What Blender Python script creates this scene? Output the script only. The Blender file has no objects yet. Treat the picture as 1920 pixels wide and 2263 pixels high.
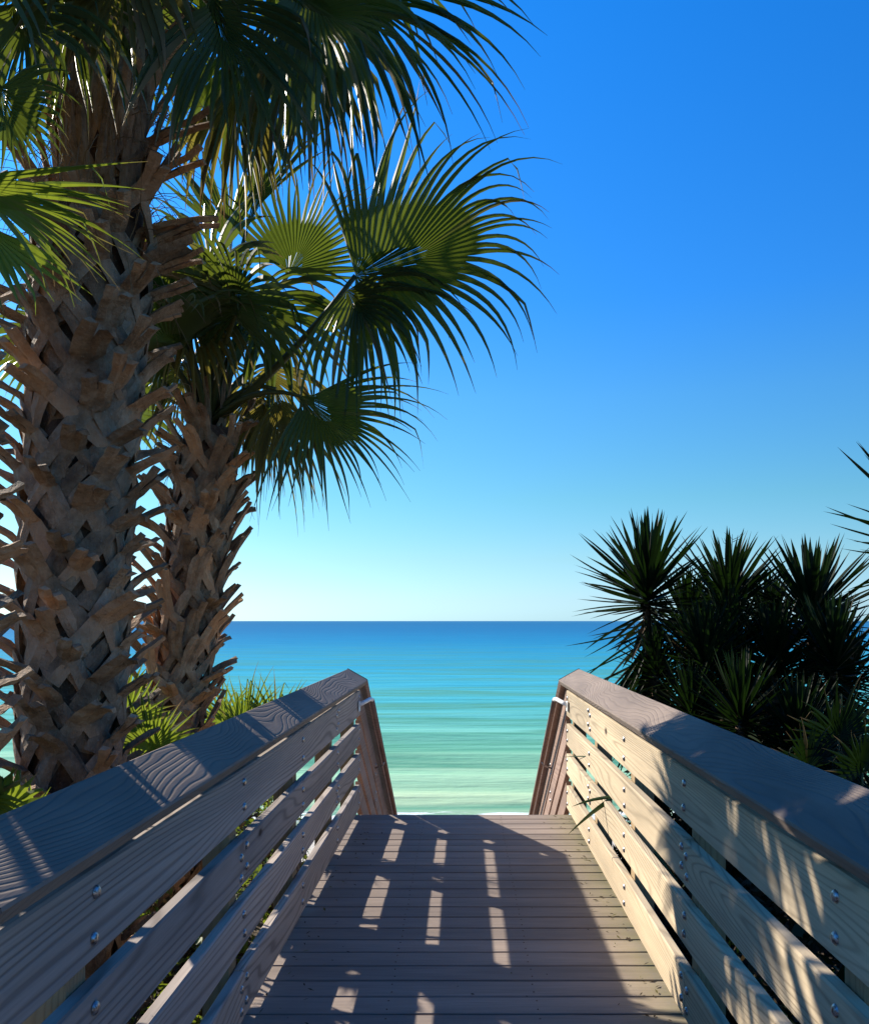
import bpy, bmesh, math, random
from math import sin, cos, pi, radians, sqrt, atan2, exp
from mathutils import Vector, Matrix, noise
random.seed(7)
S = bpy.context.scene
COL = S.collection
V = Vector
# ------------------------------------------------------------------ camera, sky, sun, exposure
F = 1913.0; HCAM = 1.40
cam_d = bpy.data.cameras.new('camera'); cam = bpy.data.objects.new('camera', cam_d); COL.objects.link(cam)
cam.location = (0, 0, HCAM); cam.rotation_euler = (radians(90), 0, 0)
cam_d.sensor_fit = 'VERTICAL'; cam_d.sensor_height = 36.0
cam_d.lens = F / 2263 * 36.0
cam_d.shift_x = -62.0 / 2263; cam_d.shift_y = 240.5 / 2263
cam_d.clip_start = 0.05; cam_d.clip_end = 60000
S.camera = cam
TO_SUN = V((-1.36, 1.19, 1.0)).normalized()
SUN_EL = math.asin(TO_SUN.z); SUN_AZ = atan2(TO_SUN.x, TO_SUN.y)
W = bpy.data.worlds.new('World'); S.world = W; W.use_nodes = True
wn = W.node_tree; wn.nodes.clear()
sky = wn.nodes.new('ShaderNodeTexSky'); sky.sky_type = 'NISHITA'; sky.sun_disc = False
sky.sun_elevation = SUN_EL; sky.sun_rotation = SUN_AZ
sky.air_density = 1.0; sky.dust_density = 0.35; sky.ozone_density = 2.2; sky.altitude = 0
hs = wn.nodes.new('ShaderNodeHueSaturation'); hs.inputs['Saturation'].default_value = 1.22; hs.inputs['Value'].default_value = 1.0; hs.inputs['Hue'].default_value = 0.5
bg = wn.nodes.new('ShaderNodeBackground'); bg.inputs['Strength'].default_value = 0.051
wo = wn.nodes.new('ShaderNodeOutputWorld')
tcw = wn.nodes.new('ShaderNodeTexCoord'); spw = wn.nodes.new('ShaderNodeSeparateXYZ'); wn.links.new(tcw.outputs['Generated'], spw.inputs[0])
crw = wn.nodes.new('ShaderNodeValToRGB'); K = 2.5
tints = [(0.0, (.80, 1.44, 2.8)), (0.024, (.80, 1.24, 2.1)), (0.07, (.78, 1.16, 1.46)), (0.138, (.70, 1.24, 1.36)), (0.247, (.62, 1.34, 1.72)), (0.347, (.38, 1.33, 2.12)), (0.58, (.22, 1.44, 2.42)), (1.0, (.15, 1.0, 1.75))]
while len(crw.color_ramp.elements) < len(tints): crw.color_ramp.elements.new(0.5)
for e_, (p_, c_) in zip(crw.color_ramp.elements, tints): e_.position = p_; e_.color = (c_[0] / K, c_[1] / K, c_[2] / K, 1)
wn.links.new(spw.outputs[2], crw.inputs[0])
vm1 = wn.nodes.new('ShaderNodeVectorMath'); vm1.operation = 'MULTIPLY'; vm2 = wn.nodes.new('ShaderNodeVectorMath'); vm2.operation = 'SCALE'; vm2.inputs['Scale'].default_value = K
wn.links.new(sky.outputs[0], hs.inputs['Color']); wn.links.new(hs.outputs[0], vm1.inputs[0]); wn.links.new(crw.outputs[0], vm1.inputs[1]); wn.links.new(vm1.outputs[0], vm2.inputs[0]); wn.links.new(vm2.outputs[0], bg.inputs[0]); wn.links.new(bg.outputs[0], wo.inputs[0])
sd = bpy.data.lights.new('sun', 'SUN'); sd.energy = 5.0; sd.angle = radians(0.53); sd.color = (1.0, 0.90, 0.76)
sun = bpy.data.objects.new('sun', sd); COL.objects.link(sun)
sun.rotation_euler = TO_SUN.to_track_quat('Z', 'Y').to_euler()
S.view_settings.view_transform = 'Standard'; S.view_settings.look = 'None'
S.view_settings.exposure = 0.97; S.view_settings.gamma = 1.0
try: S.view_settings.use_curve_mapping = False
except Exception: pass
S.render.engine = 'CYCLES'
S.cycles.max_bounces = 8; S.cycles.transparent_max_bounces = 8

# ------------------------------------------------------------------ helpers
def P(xd, yd, Y):
    """place of a sighted point (plan measured on the 1764-wide print) at distance Y"""
    return V(((xd * 1.0884 - 1022) * Y / F, Y, HCAM + (1261 - yd) * 1.0884 * Y / F))

def link(o, parent=None, mw=None):
    COL.objects.link(o)
    if parent is not None:
        o.parent = parent
    return o

def mesh(name, verts, faces, mat=None, smooth=False):
    me = bpy.data.meshes.new(name); me.from_pydata([tuple(v) for v in verts], [], faces); me.update()
    if mat is not None: me.materials.append(mat)
    if smooth:
        me.polygons.foreach_set('use_smooth', [True] * len(me.polygons))
    return me

def ob(name, me, parent=None, loc=(0, 0, 0), rot=None, scale=None):
    o = bpy.data.objects.new(name, me); link(o, parent); o.location = loc
    if rot is not None:
        o.rotation_mode = 'QUATERNION'; o.rotation_quaternion = rot
    if scale is not None: o.scale = scale
    return o

def tag(o, label, cat, group=None):
    o['label'] = label; o['category'] = cat
    if group: o['group'] = group
    return o

def thing(name, label, cat, loc=(0, 0, 0), group=None):
    o = bpy.data.objects.new(name, None); COL.objects.link(o); o.location = loc; o.empty_display_size = 0.1
    return tag(o, label, cat, group)

def extrude(prof, path, closed=True):
    """prof: (x,z) loop; path: list of (y, dx, dz); returns verts, faces"""
    vs, fs = [], []; n = len(prof)
    for (y, dx, dz) in path:
        for (x, z) in prof: vs.append((x + dx, y, z + dz))
    for i in range(len(path) - 1):
        for j in range(n):
            k = (j + 1) % n
            fs.append((i * n + j, i * n + k, (i + 1) * n + k, (i + 1) * n + j))
    fs.append(tuple(range(n - 1, -1, -1))); fs.append(tuple((len(path) - 1) * n + j for j in range(n)))
    return vs, fs

def rectprof(x0, x1, z0, z1, c=0.004):
    return [(x0 + c, z0), (x1 - c, z0), (x1, z0 + c), (x1, z1 - c), (x1 - c, z1), (x0 + c, z1), (x0, z1 - c), (x0, z0 + c)]

def fixn(me):
    bm = bmesh.new(); bm.from_mesh(me); bmesh.ops.recalc_face_normals(bm, faces=bm.faces); bm.to_mesh(me); bm.free(); return me

def tube(pts, rad, n=6, cap=True):
    vs, fs = [], []; m = len(pts)
    up0 = V((0, 0, 1))
    for i, p in enumerate(pts):
        p = V(p)
        t = (V(pts[min(i + 1, m - 1)]) - V(pts[max(i - 1, 0)])).normalized()
        a = t.cross(up0)
        if a.length < 1e-3: a = t.cross(V((0, 1, 0)))
        a.normalize(); b = t.cross(a)
        r = rad[i] if isinstance(rad, (list, tuple)) else rad
        for k in range(n):
            an = 2 * pi * k / n
            vs.append(p + a * cos(an) * r + b * sin(an) * r)
    for i in range(m - 1):
        for k in range(n):
            l = (k + 1) % n
            fs.append((i * n + k, i * n + l, (i + 1) * n + l, (i + 1) * n + k))
    if cap:
        fs.append(tuple(range(n - 1, -1, -1))); fs.append(tuple((m - 1) * n + k for k in range(n)))
    return vs, fs

# ------------------------------------------------------------------ materials
def newmat(name):
    m = bpy.data.materials.new(name); m.use_nodes = True
    nt = m.node_tree; b = nt.nodes['Principled BSDF']
    return m, nt, b
def N(nt, t, **kw):
    n = nt.nodes.new(t)
    for k, v in kw.items(): setattr(n, k, v)
    return n
def ramp(nt, stops, interp='LINEAR'):
    r = nt.nodes.new('ShaderNodeValToRGB'); r.color_ramp.interpolation = interp
    e = r.color_ramp.elements
    while len(e) < len(stops): e.new(0.5)
    for el, (p, c) in zip(e, stops):
        el.position = p; el.color = (c[0], c[1], c[2], 1) if not isinstance(c, (int, float)) else (c, c, c, 1)
    return r
def math_(nt, op, a, b=None, clamp=False):
    n = nt.nodes.new('ShaderNodeMath'); n.operation = op; n.use_clamp = clamp
    for i, v in enumerate((a, b)):
        if v is None: continue
        if isinstance(v, (int, float)): n.inputs[i].default_value = v
        else: nt.links.new(v, n.inputs[i])
    return n.outputs[0]
def mixc(nt, fac, a, b, mode='MIX'):
    n = nt.nodes.new('ShaderNodeMix'); n.data_type = 'RGBA'; n.blend_type = mode
    for s, v in ((n.inputs[0], fac), (n.inputs[6], a), (n.inputs[7], b)):
        if isinstance(v, (int, float)): s.default_value = v
        elif isinstance(v, tuple): s.default_value = (*v, 1)
        else: nt.links.new(v, s)
    return n.outputs[2]
def noise_(nt, vec, scale, detail=2, rough=0.5, dist=0.0):
    n = nt.nodes.new('ShaderNodeTexNoise'); n.inputs['Scale'].default_value = scale
    n.inputs['Detail'].default_value = detail; n.inputs['Roughness'].default_value = rough; n.inputs['Distortion'].default_value = dist
    if vec is not None: nt.links.new(vec, n.inputs['Vector'])
    return n.outputs['Fac']
def coords(nt, scale=(1, 1, 1), rnd=37.0):
    tc = nt.nodes.new('ShaderNodeTexCoord'); oi = nt.nodes.new('ShaderNodeObjectInfo')
    mp = nt.nodes.new('ShaderNodeMapping'); mp.inputs['Scale'].default_value = scale
    nt.links.new(tc.outputs['Object'], mp.inputs['Vector'])
    mu = nt.nodes.new('ShaderNodeVectorMath'); mu.operation = 'SCALE'; mu.inputs[0].default_value = (1, 0.37, 0.71)
    rr = math_(nt, 'MULTIPLY', oi.outputs['Random'], rnd); nt.links.new(rr, mu.inputs['Scale'])
    ad = nt.nodes.new('ShaderNodeVectorMath'); ad.operation = 'ADD'
    nt.links.new(mp.outputs[0], ad.inputs[0]); nt.links.new(mu.outputs[0], ad.inputs[1])
    return ad.outputs[0], oi, tc

def wood(name, light, dark, axis='Y', freq=16, base=2.2, relief=0.004, line=0.5, rough=0.7, knots=False, fine=0.5, spec=0.35, mildew=False, sharp=3.0, varyv=0.25, stretch=0.13, across=40, adir=None):
    m, nt, b = newmat(name)
    sc = {'Y': (1, stretch, 1), 'X': (stretch, 1, 1), 'Z': (1, 1, stretch)}[axis]
    vec, oi, tc = coords(nt, sc)
    n1 = noise_(nt, vec, base, 1.5, 0.45, 0.25)
    tcl = nt.nodes.new('ShaderNodeTexCoord'); dt = nt.nodes.new('ShaderNodeVectorMath'); dt.operation = 'DOT_PRODUCT'
    nt.links.new(tcl.outputs['Object'], dt.inputs[0]); dt.inputs[1].default_value = adir or {'Y': (0.3, 0, 1), 'X': (0, 1, 1), 'Z': (1, 1, 0)}[axis]
    n1b = noise_(nt, vec, base * 6, 2, 0.5)
    ph = math_(nt, 'ADD', math_(nt, 'MULTIPLY', n1, freq * 2 * pi), math_(nt, 'MULTIPLY', dt.outputs['Value'], across * 2 * pi))
    ph = math_(nt, 'ADD', ph, math_(nt, 'MULTIPLY', n1b, 2.5))
    sn = math_(nt, 'SINE', ph)
    s01 = math_(nt, 'MULTIPLY_ADD', sn, 0.5); 
    s01.node.inputs[2].default_value = 0.5
    grv = math_(nt, 'MULTIPLY', math_(nt, 'POWER', s01, sharp), math_(nt, 'MULTIPLY', noise_(nt, vec, base * 3.1, 3, 0.6), 1.8), True)         # narrow grooves
    sf = {'Y': (1, 0.03, 1), 'X': (0.03, 1, 1), 'Z': (1, 1, 0.03)}[axis]
    vecf, _, _ = coords(nt, sf)
    nf = noise_(nt, vecf, 160, 3, 0.6)
    nl = noise_(nt, vec, 5, 3, 0.6)
    c = mixc(nt, math_(nt, 'MULTIPLY', nf, fine), light, dark)
    c = mixc(nt, math_(nt, 'MULTIPLY', grv, line), c, dark)
    r2 = ramp(nt, [(0.35, (0.78, 0.78, 0.78)), (0.65, (1.12, 1.1, 1.06))]); nt.links.new(nl, r2.inputs[0])
    c = mixc(nt, 1.0, c, r2.outputs[0], 'MULTIPLY')
    rv = math_(nt, 'MULTIPLY_ADD', oi.outputs['Random'], varyv); rv.node.inputs[2].default_value = 1.0 - varyv / 2
    hv = nt.nodes.new('ShaderNodeHueSaturation'); nt.links.new(c, hv.inputs['Color']); nt.links.new(rv, hv.inputs['Value'])
    c = hv.outputs[0]
    if knots:
        vo = nt.nodes.new('ShaderNodeTexVoronoi'); vo.inputs['Scale'].default_value = 1.0
        v2, _, _ = coords(nt, {'Y': (3.4, 1.7, 3.4), 'X': (1.6, 3, 3), 'Z': (3, 3, 1.6)}[axis])
        nt.links.new(v2, vo.inputs['Vector'])
        rk = ramp(nt, [(0.0, 1.0), (0.045, 0.95), (0.06, 0.35), (0.11, 0.0)]); nt.links.new(vo.outputs['Distance'], rk.inputs[0])
        c = mixc(nt, rk.outputs[0], c, (0.05, 0.035, 0.03))
    if mildew:
        geo = nt.nodes.new('ShaderNodeNewGeometry'); sp = nt.nodes.new('ShaderNodeSeparateXYZ'); nt.links.new(geo.outputs['Position'], sp.inputs[0])
        gn = noise_(nt, geo.outputs['Position'], 14, 4, 0.7)
        mr = nt.nodes.new('ShaderNodeMapRange'); nt.links.new(sp.outputs[0], mr.inputs[0])
        mr.inputs[1].default_value = 0.56; mr.inputs[2].default_value = 0.80
        g = math_(nt, 'MULTIPLY', mr.outputs[0], math_(nt, 'MULTIPLY', gn, 1.5), True)
        c = mixc(nt, math_(nt, 'MULTIPLY', g, 0.6), c, (0.22, 0.21, 0.06))
    nt.links.new(c, b.inputs['Base Color'])
    b.inputs['Roughness'].default_value = rough
    b.inputs['Specular IOR Level'].default_value = spec
    h = math_(nt, 'SUBTRACT', math_(nt, 'MULTIPLY', nf, 0.35), grv)
    bp = nt.nodes.new('ShaderNodeBump'); bp.inputs['Strength'].default_value = 1.0; bp.inputs['Distance'].default_value = relief
    nt.links.new(h, bp.inputs['Height']); nt.links.new(bp.outputs[0], b.inputs['Normal'])
    return m

M_cap = wood('embossed_cap_wood', (0.235, 0.19, 0.165), (0.085, 0.07, 0.06), freq=30, base=3.6, relief=0.0012, line=0.18, rough=0.75, fine=0.25, sharp=5.0, varyv=0.08, stretch=0.24, spec=0.10, across=60, adir=(1.2, 0, 0))
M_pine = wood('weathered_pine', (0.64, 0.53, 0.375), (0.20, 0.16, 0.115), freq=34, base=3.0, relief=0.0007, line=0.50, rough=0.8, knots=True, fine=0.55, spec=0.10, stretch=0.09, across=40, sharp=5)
M_pine_shade = wood('weathered_pine_shade_grey', (0.48, 0.42, 0.375), (0.12, 0.10, 0.092), freq=30, base=3.0, relief=0.0010, line=0.55, rough=0.8, knots=True, fine=0.55, spec=0.10, stretch=0.09, across=35, sharp=4)  # copy of the weathered pine, greyed in the colour for the boards in shade
M_post = wood('post_pine', (0.36, 0.27, 0.16), (0.18, 0.13, 0.08), axis='Z', freq=20, base=4, relief=0.001, line=0.35, rough=0.8, fine=0.4, spec=0.2)
M_deck = wood('composite_decking', (0.39, 0.322, 0.282), (0.13, 0.105, 0.092), axis='X', freq=12, base=4, relief=0.0012, line=0.35, rough=0.75, fine=0.75, mildew=True, varyv=0.26, spec=0.15, across=140)
M_stair = wood('reddish_stair_wood', (0.36, 0.25, 0.20), (0.15, 0.095, 0.08), freq=16, base=3, relief=0.0012, line=0.4, rough=0.75, fine=0.5, spec=0.2)

def simple(name, col, rough=0.5, metal=0.0, spec=0.5):
    m, nt, b = newmat(name); b.inputs['Base Color'].default_value = (*col, 1); b.inputs['Roughness'].default_value = rough; b.inputs['Metallic'].default_value = metal
    b.inputs['Specular IOR Level'].default_value = spec
    return m, nt, b
M_bolt, nt, b = simple('galvanised_steel', (0.42, 0.42, 0.43), 0.38, 0.9)
n = noise_(nt, coords(nt)[0], 160, 3); r = ramp(nt, [(0.35, (0.16, 0.13, 0.11)), (0.6, (0.5, 0.5, 0.52))]); nt.links.new(n, r.inputs[0]); nt.links.new(r.outputs[0], b.inputs['Base Color'])
M_white, nt, b = simple('white_painted_metal', (0.78, 0.78, 0.76), 0.35)
n = noise_(nt, coords(nt)[0], 40, 3); r = ramp(nt, [(0.3, (0.66, 0.66, 0.64)), (0.6, (0.82, 0.82, 0.8))]); nt.links.new(n, r.inputs[0]); nt.links.new(r.outputs[0], b.inputs['Base Color'])

def leafmat(name, c1, c2, trans, tfac=0.4, rough=0.38, nscale=30, spec=0.5):
    m, nt, b = newmat(name)
    vec, oi, tc = coords(nt, (1, 1, 1), 11)
    nn = noise_(nt, vec, nscale, 3, 0.6)
    c = mixc(nt, nn, c1, c2)
    rv = math_(nt, 'MULTIPLY_ADD', oi.outputs['Random'], 0.5); rv.node.inputs[2].default_value = 0.75
    hv = nt.nodes.new('ShaderNodeHueSaturation'); nt.links.new(c, hv.inputs['Color']); nt.links.new(rv, hv.inputs['Value'])
    atn = nt.nodes.new('ShaderNodeAttribute'); atn.attribute_name = 'tip'
    cc = mixc(nt, atn.outputs['Fac'], hv.outputs[0], (0.24, 0.16, 0.085))
    nt.links.new(cc, b.inputs['Base Color'])
    b.inputs['Roughness'].default_value = rough; b.inputs['Specular IOR Level'].default_value = spec
    tr = nt.nodes.new('ShaderNodeBsdfTranslucent')
    tcol = mixc(nt, nn, trans, tuple(v * 0.6 for v in trans)); tcol = mixc(nt, atn.outputs['Fac'], tcol, (0.22, 0.14, 0.06)); nt.links.new(tcol, tr.inputs[0])
    ms = nt.nodes.new('ShaderNodeMixShader'); ms.inputs[0].default_value = tfac
    out = nt.nodes['Material Output']
    nt.links.new(b.outputs[0], ms.inputs[1]); nt.links.new(tr.outputs[0], ms.inputs[2]); nt.links.new(ms.outputs[0], out.inputs[0])
    return m
M_frond = leafmat('palm_frond_green', (0.026, 0.058, 0.024), (0.062, 0.092, 0.024), (0.15, 0.20, 0.018), 0.33, 0.42, spec=0.35)
M_frond_y = leafmat('old_frond_olive', (0.085, 0.095, 0.028), (0.17, 0.135, 0.045), (0.28, 0.24, 0.04), 0.38, 0.5, spec=0.25)
M_palmetto = leafmat('palmetto_bright_green', (0.06, 0.13, 0.028), (0.14, 0.20, 0.035), (0.28, 0.36, 0.03), 0.42, 0.42, spec=0.4)
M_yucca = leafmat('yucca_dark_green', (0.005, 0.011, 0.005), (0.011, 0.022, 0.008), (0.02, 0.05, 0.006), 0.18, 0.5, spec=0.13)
M_dead = leafmat('dry_leaf', (0.03, 0.022, 0.014), (0.085, 0.06, 0.038), (0.08, 0.055, 0.025), 0.2, 0.8, spec=0.1)
M_petiole = leafmat('palm_petiole', (0.05, 0.065, 0.018), (0.08, 0.08, 0.025), (0.05, 0.06, 0.015), 0.08, 0.5, spec=0.3)

def barkmat(name, a, b_, c_, red):
    m, nt, b = newmat(name)
    vec, oi, tc = coords(nt, (1, 1, 1), 23)
    n1 = noise_(nt, vec, 9, 5, 0.65); n2 = noise_(nt, vec, 70, 4, 0.7)
    stc = nt.nodes.new('ShaderNodeMapping'); stc.inputs['Scale'].default_value = (1, 1, 0.15); nt.links.new(vec, stc.inputs[0])
    n3 = noise_(nt, stc.outputs[0], 90, 3, 0.6)
    r = ramp(nt, [(0.3, a), (0.5, b_), (0.68, c_)]); nt.links.new(n1, r.inputs[0])
    c = mixc(nt, math_(nt, 'MULTIPLY', n3, 0.55), r.outputs[0], a)
    r2 = ramp(nt, [(0.60, 0.0), (0.70, 1.0)]); nt.links.new(n2, r2.inputs[0])
    c = mixc(nt, math_(nt, 'MULTIPLY', r2.outputs[0], 0.5), c, (0.36, 0.33, 0.27))
    rr = math_(nt, 'GREATER_THAN', oi.outputs['Random'], 0.72)
    c = mixc(nt, math_(nt, 'MULTIPLY', rr, 0.45), c, red)
    rv = math_(nt, 'MULTIPLY_ADD', oi.outputs['Random'], 0.5); rv.node.inputs[2].default_value = 0.75
    hv = nt.nodes.new('ShaderNodeHueSaturation'); nt.links.new(c, hv.inputs['Color']); nt.links.new(rv, hv.inputs['Value'])
    nt.links.new(hv.outputs[0], b.inputs['Base Color'])
    b.inputs['Roughness'].default_value = 0.85; b.inputs['Specular IOR Level'].default_value = 0.2
    h = math_(nt, 'ADD', math_(nt, 'MULTIPLY', n3, 0.8), n2)
    bp = nt.nodes.new('ShaderNodeBump'); bp.inputs['Strength'].default_value = 1.0; bp.inputs['Distance'].default_value = 0.010
    nt.links.new(h, bp.inputs['Height']); nt.links.new(bp.outputs[0], b.inputs['Normal'])
    return m
M_boot = barkmat('palm_boot_bark', (0.12, 0.080, 0.054), (0.33, 0.232, 0.155), (0.50, 0.39, 0.285), (0.37, 0.215, 0.125))
M_boot2 = barkmat('palm_boot_tan', (0.15, 0.085, 0.05), (0.42, 0.26, 0.15), (0.58, 0.41, 0.26), (0.48, 0.25, 0.12))
M_core = barkmat('palm_core_fibre', (0.055, 0.033, 0.022), (0.13, 0.082, 0.054), (0.22, 0.145, 0.10), (0.20, 0.085, 0.05))
M_fibre, nt, b = simple('palm_fibre', (0.20, 0.13, 0.065), 0.7)

# water ------------------------------------------------------------
SEA = HCAM - 7.0; SHORE = 30.6
m, nt, b = newmat('sea_water'); M_sea = m
geo = N(nt, 'ShaderNodeNewGeometry'); sp = N(nt, 'ShaderNodeSeparateXYZ'); nt.links.new(geo.outputs['Position'], sp.inputs[0])
mp = N(nt, 'ShaderNodeMapping'); mp.inputs['Scale'].default_value = (0.018, 0.05, 0); nt.links.new(geo.outputs['Position'], mp.inputs[0])
wob = noise_(nt, mp.outputs[0], 1.0, 4, 0.6)
d = math_(nt, 'LOGARITHM', math_(nt, 'MAXIMUM', sp.outputs[1], 10), 10)
d = math_(nt, 'ADD', d, math_(nt, 'MULTIPLY', math_(nt, 'SUBTRACT', wob, 0.5), 0.22))
mr = N(nt, 'ShaderNodeMapRange'); nt.links.new(d, mr.inputs[0]); mr.inputs[1].default_value = 1.45; mr.inputs[2].default_value = 3.6
cr = ramp(nt, [(0.0, (0.60, 0.64, 0.46)), (0.04, (0.42, 0.58, 0.35)), (0.10, (0.20, 0.50, 0.33)), (0.19, (0.075, 0.42, 0.45)), (0.30, (0.025, 0.32, 0.47)), (0.46, (0.008, 0.21, 0.40)), (0.62, (0.006, 0.15, 0.335)), (0.85, (0.006, 0.13, 0.30)), (1.0, (0.012, 0.145, 0.31))])
nt.links.new(mr.outputs[0], cr.inputs[0])
mp2 = N(nt, 'ShaderNodeMapping'); mp2.inputs['Scale'].default_value = (0.06, 0.45, 0); nt.links.new(geo.outputs['Position'], mp2.inputs[0])
sw = noise_(nt, mp2.outputs[0], 1.0, 3, 0.5, 0.4)
swr = ramp(nt, [(0.36, (0.76, 0.89, 0.88)), (0.64, (1.12, 1.05, 1.05))]); nt.links.new(sw, swr.inputs[0])
c = mixc(nt, 0.8, cr.outputs[0], swr.outputs[0], 'MULTIPLY')
mp4 = N(nt, 'ShaderNodeMapping'); mp4.inputs['Scale'].default_value = (0.02, 0.15, 0); nt.links.new(geo.outputs['Position'], mp4.inputs[0])
sl = noise_(nt, mp4.outputs[0], 1.0, 3, 0.55, 0.3); slr = ramp(nt, [(0.46, 0.0), (0.56, 0.85), (0.64, 0.0)]); nt.links.new(sl, slr.inputs[0])
near = N(nt, 'ShaderNodeMapRange'); nt.links.new(sp.outputs[1], near.inputs[0]); near.inputs[1].default_value = 300; near.inputs[2].default_value = 60
c = mixc(nt, math_(nt, 'MULTIPLY', slr.outputs[0], near.outputs[0]), c, (0.07, 0.26, 0.16))
# foam on the shore break
mpf = N(nt, 'ShaderNodeMapping'); mpf.inputs['Scale'].default_value = (0.5, 1.4, 0); nt.links.new(geo.outputs['Position'], mpf.inputs[0])
fo = noise_(nt, mpf.outputs[0], 1.0, 6, 0.7)
fm = N(nt, 'ShaderNodeMapRange'); nt.links.new(sp.outputs[1], fm.inputs[0]); fm.inputs[1].default_value = SHORE + 3.4; fm.inputs[2].default_value = SHORE + 0.4
fr = ramp(nt, [(0.66, 0.0), (0.78, 1.0)]); nt.links.new(math_(nt, 'MULTIPLY', math_(nt, 'ADD', fo, 0.22), fm.outputs[0]), fr.inputs[0])
c = mixc(nt, fr.outputs[0], c, (0.82, 0.86, 0.84))
nt.links.new(c, b.inputs['Base Color'])
b.inputs['Roughness'].default_value = 0.25; b.inputs['Specular IOR Level'].default_value = 0.07; b.inputs['IOR'].default_value = 1.33
mp3 = N(nt, 'ShaderNodeMapping'); mp3.inputs['Scale'].default_value = (0.7, 2.4, 0); nt.links.new(geo.outputs['Position'], mp3.inputs[0])
w3 = noise_(nt, mp3.outputs[0], 1.0, 5, 0.6, 0.3)
hh = math_(nt, 'ADD', math_(nt, 'MULTIPLY', w3, 0.35), math_(nt, 'MULTIPLY', sw, 1.2))
bp = N(nt, 'ShaderNodeBump'); bp.inputs['Strength'].default_value = 0.8; bp.inputs['Distance'].default_value = 0.35
nt.links.new(hh, bp.inputs['Height'])
df = N(nt, 'ShaderNodeBsdfDiffuse'); gl = N(nt, 'ShaderNodeBsdfGlossy'); gl.inputs['Roughness'].default_value = 0.22; fre = N(nt, 'ShaderNodeFresnel'); fre.inputs['IOR'].default_value = 1.33
nt.links.new(c, df.inputs[0]); nt.links.new(bp.outputs[0], gl.inputs['Normal']); nt.links.new(bp.outputs[0], fre.inputs['Normal']); nt.links.new(bp.outputs[0], df.inputs['Normal'])
msw = N(nt, 'ShaderNodeMixShader'); nt.links.new(math_(nt, 'MULTIPLY', math_(nt, 'MINIMUM', fre.outputs[0], 0.5), 0.30), msw.inputs[0]); nt.links.new(df.outputs[0], msw.inputs[1]); nt.links.new(gl.outputs[0], msw.inputs[2])
nt.links.new(msw.outputs[0], nt.nodes['Material Output'].inputs[0]); nt.nodes.remove(b)

m, nt, b = newmat('dune_ground'); M_ground = m
geo = N(nt, 'ShaderNodeNewGeometry'); sp = N(nt, 'ShaderNodeSeparateXYZ'); nt.links.new(geo.outputs['Position'], sp.inputs[0])
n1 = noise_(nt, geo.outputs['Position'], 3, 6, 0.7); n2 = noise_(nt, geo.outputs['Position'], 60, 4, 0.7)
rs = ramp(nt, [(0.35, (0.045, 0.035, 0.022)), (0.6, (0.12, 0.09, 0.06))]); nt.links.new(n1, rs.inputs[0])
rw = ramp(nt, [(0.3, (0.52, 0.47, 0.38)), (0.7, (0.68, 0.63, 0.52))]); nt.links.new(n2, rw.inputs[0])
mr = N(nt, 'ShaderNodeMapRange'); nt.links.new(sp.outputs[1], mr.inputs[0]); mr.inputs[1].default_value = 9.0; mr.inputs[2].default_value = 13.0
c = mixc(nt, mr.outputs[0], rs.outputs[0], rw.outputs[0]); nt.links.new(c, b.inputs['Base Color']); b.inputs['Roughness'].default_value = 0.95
bp = N(nt, 'ShaderNodeBump'); bp.inputs['Distance'].default_value = 0.03; nt.links.new(n2, bp.inputs['Height']); nt.links.new(bp.outputs[0], b.inputs['Normal'])

# ------------------------------------------------------------------ the setting: ground and sea
def ground_z(x, y):
    k = min(1, max(0, (abs(x) - 1.0) / 0.7)); k = k * k * (3 - 2 * k)
    top = -0.45 + 0.12 * k + 0.08 * noise.noise(V((x * 0.7, y * 0.7, 0)))
    y0 = 5.2 + 3.2 * k
    if y > y0: top -= (y - y0) * (0.60 + 0.45 * k)
    z = max(top, SEA + 0.55 - 0.045 * max(0, y - 14))
    if y > 14.5: z = min(z, SEA + 0.55 - (y - 14) * (0.55 / (SHORE - 14)))
    return z
xs = [-3000, -800, -200, -60, -25] + [-14 + i * 0.7 for i in range(41)] + [25, 60, 200, 800, 3000]
ys = [-2500, -400, -80, -20] + [-8 + i * 0.6 for i in range(45)] + [19.5, 22, 26, SHORE, SHORE + 6, SHORE + 20]
vs = [(x, y, ground_z(x, y) if y < SHORE + 1 else SEA - 0.035 * (y - SHORE)) for y in ys for x in xs]
nx = len(xs); fs = [(j * nx + i, j * nx + i + 1, (j + 1) * nx + i + 1, (j + 1) * nx + i) for j in range(len(ys) - 1) for i in range(nx - 1)]
g = ob('ground', mesh('ground', vs, fs, M_ground, True)); g['kind'] = 'structure'

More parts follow.
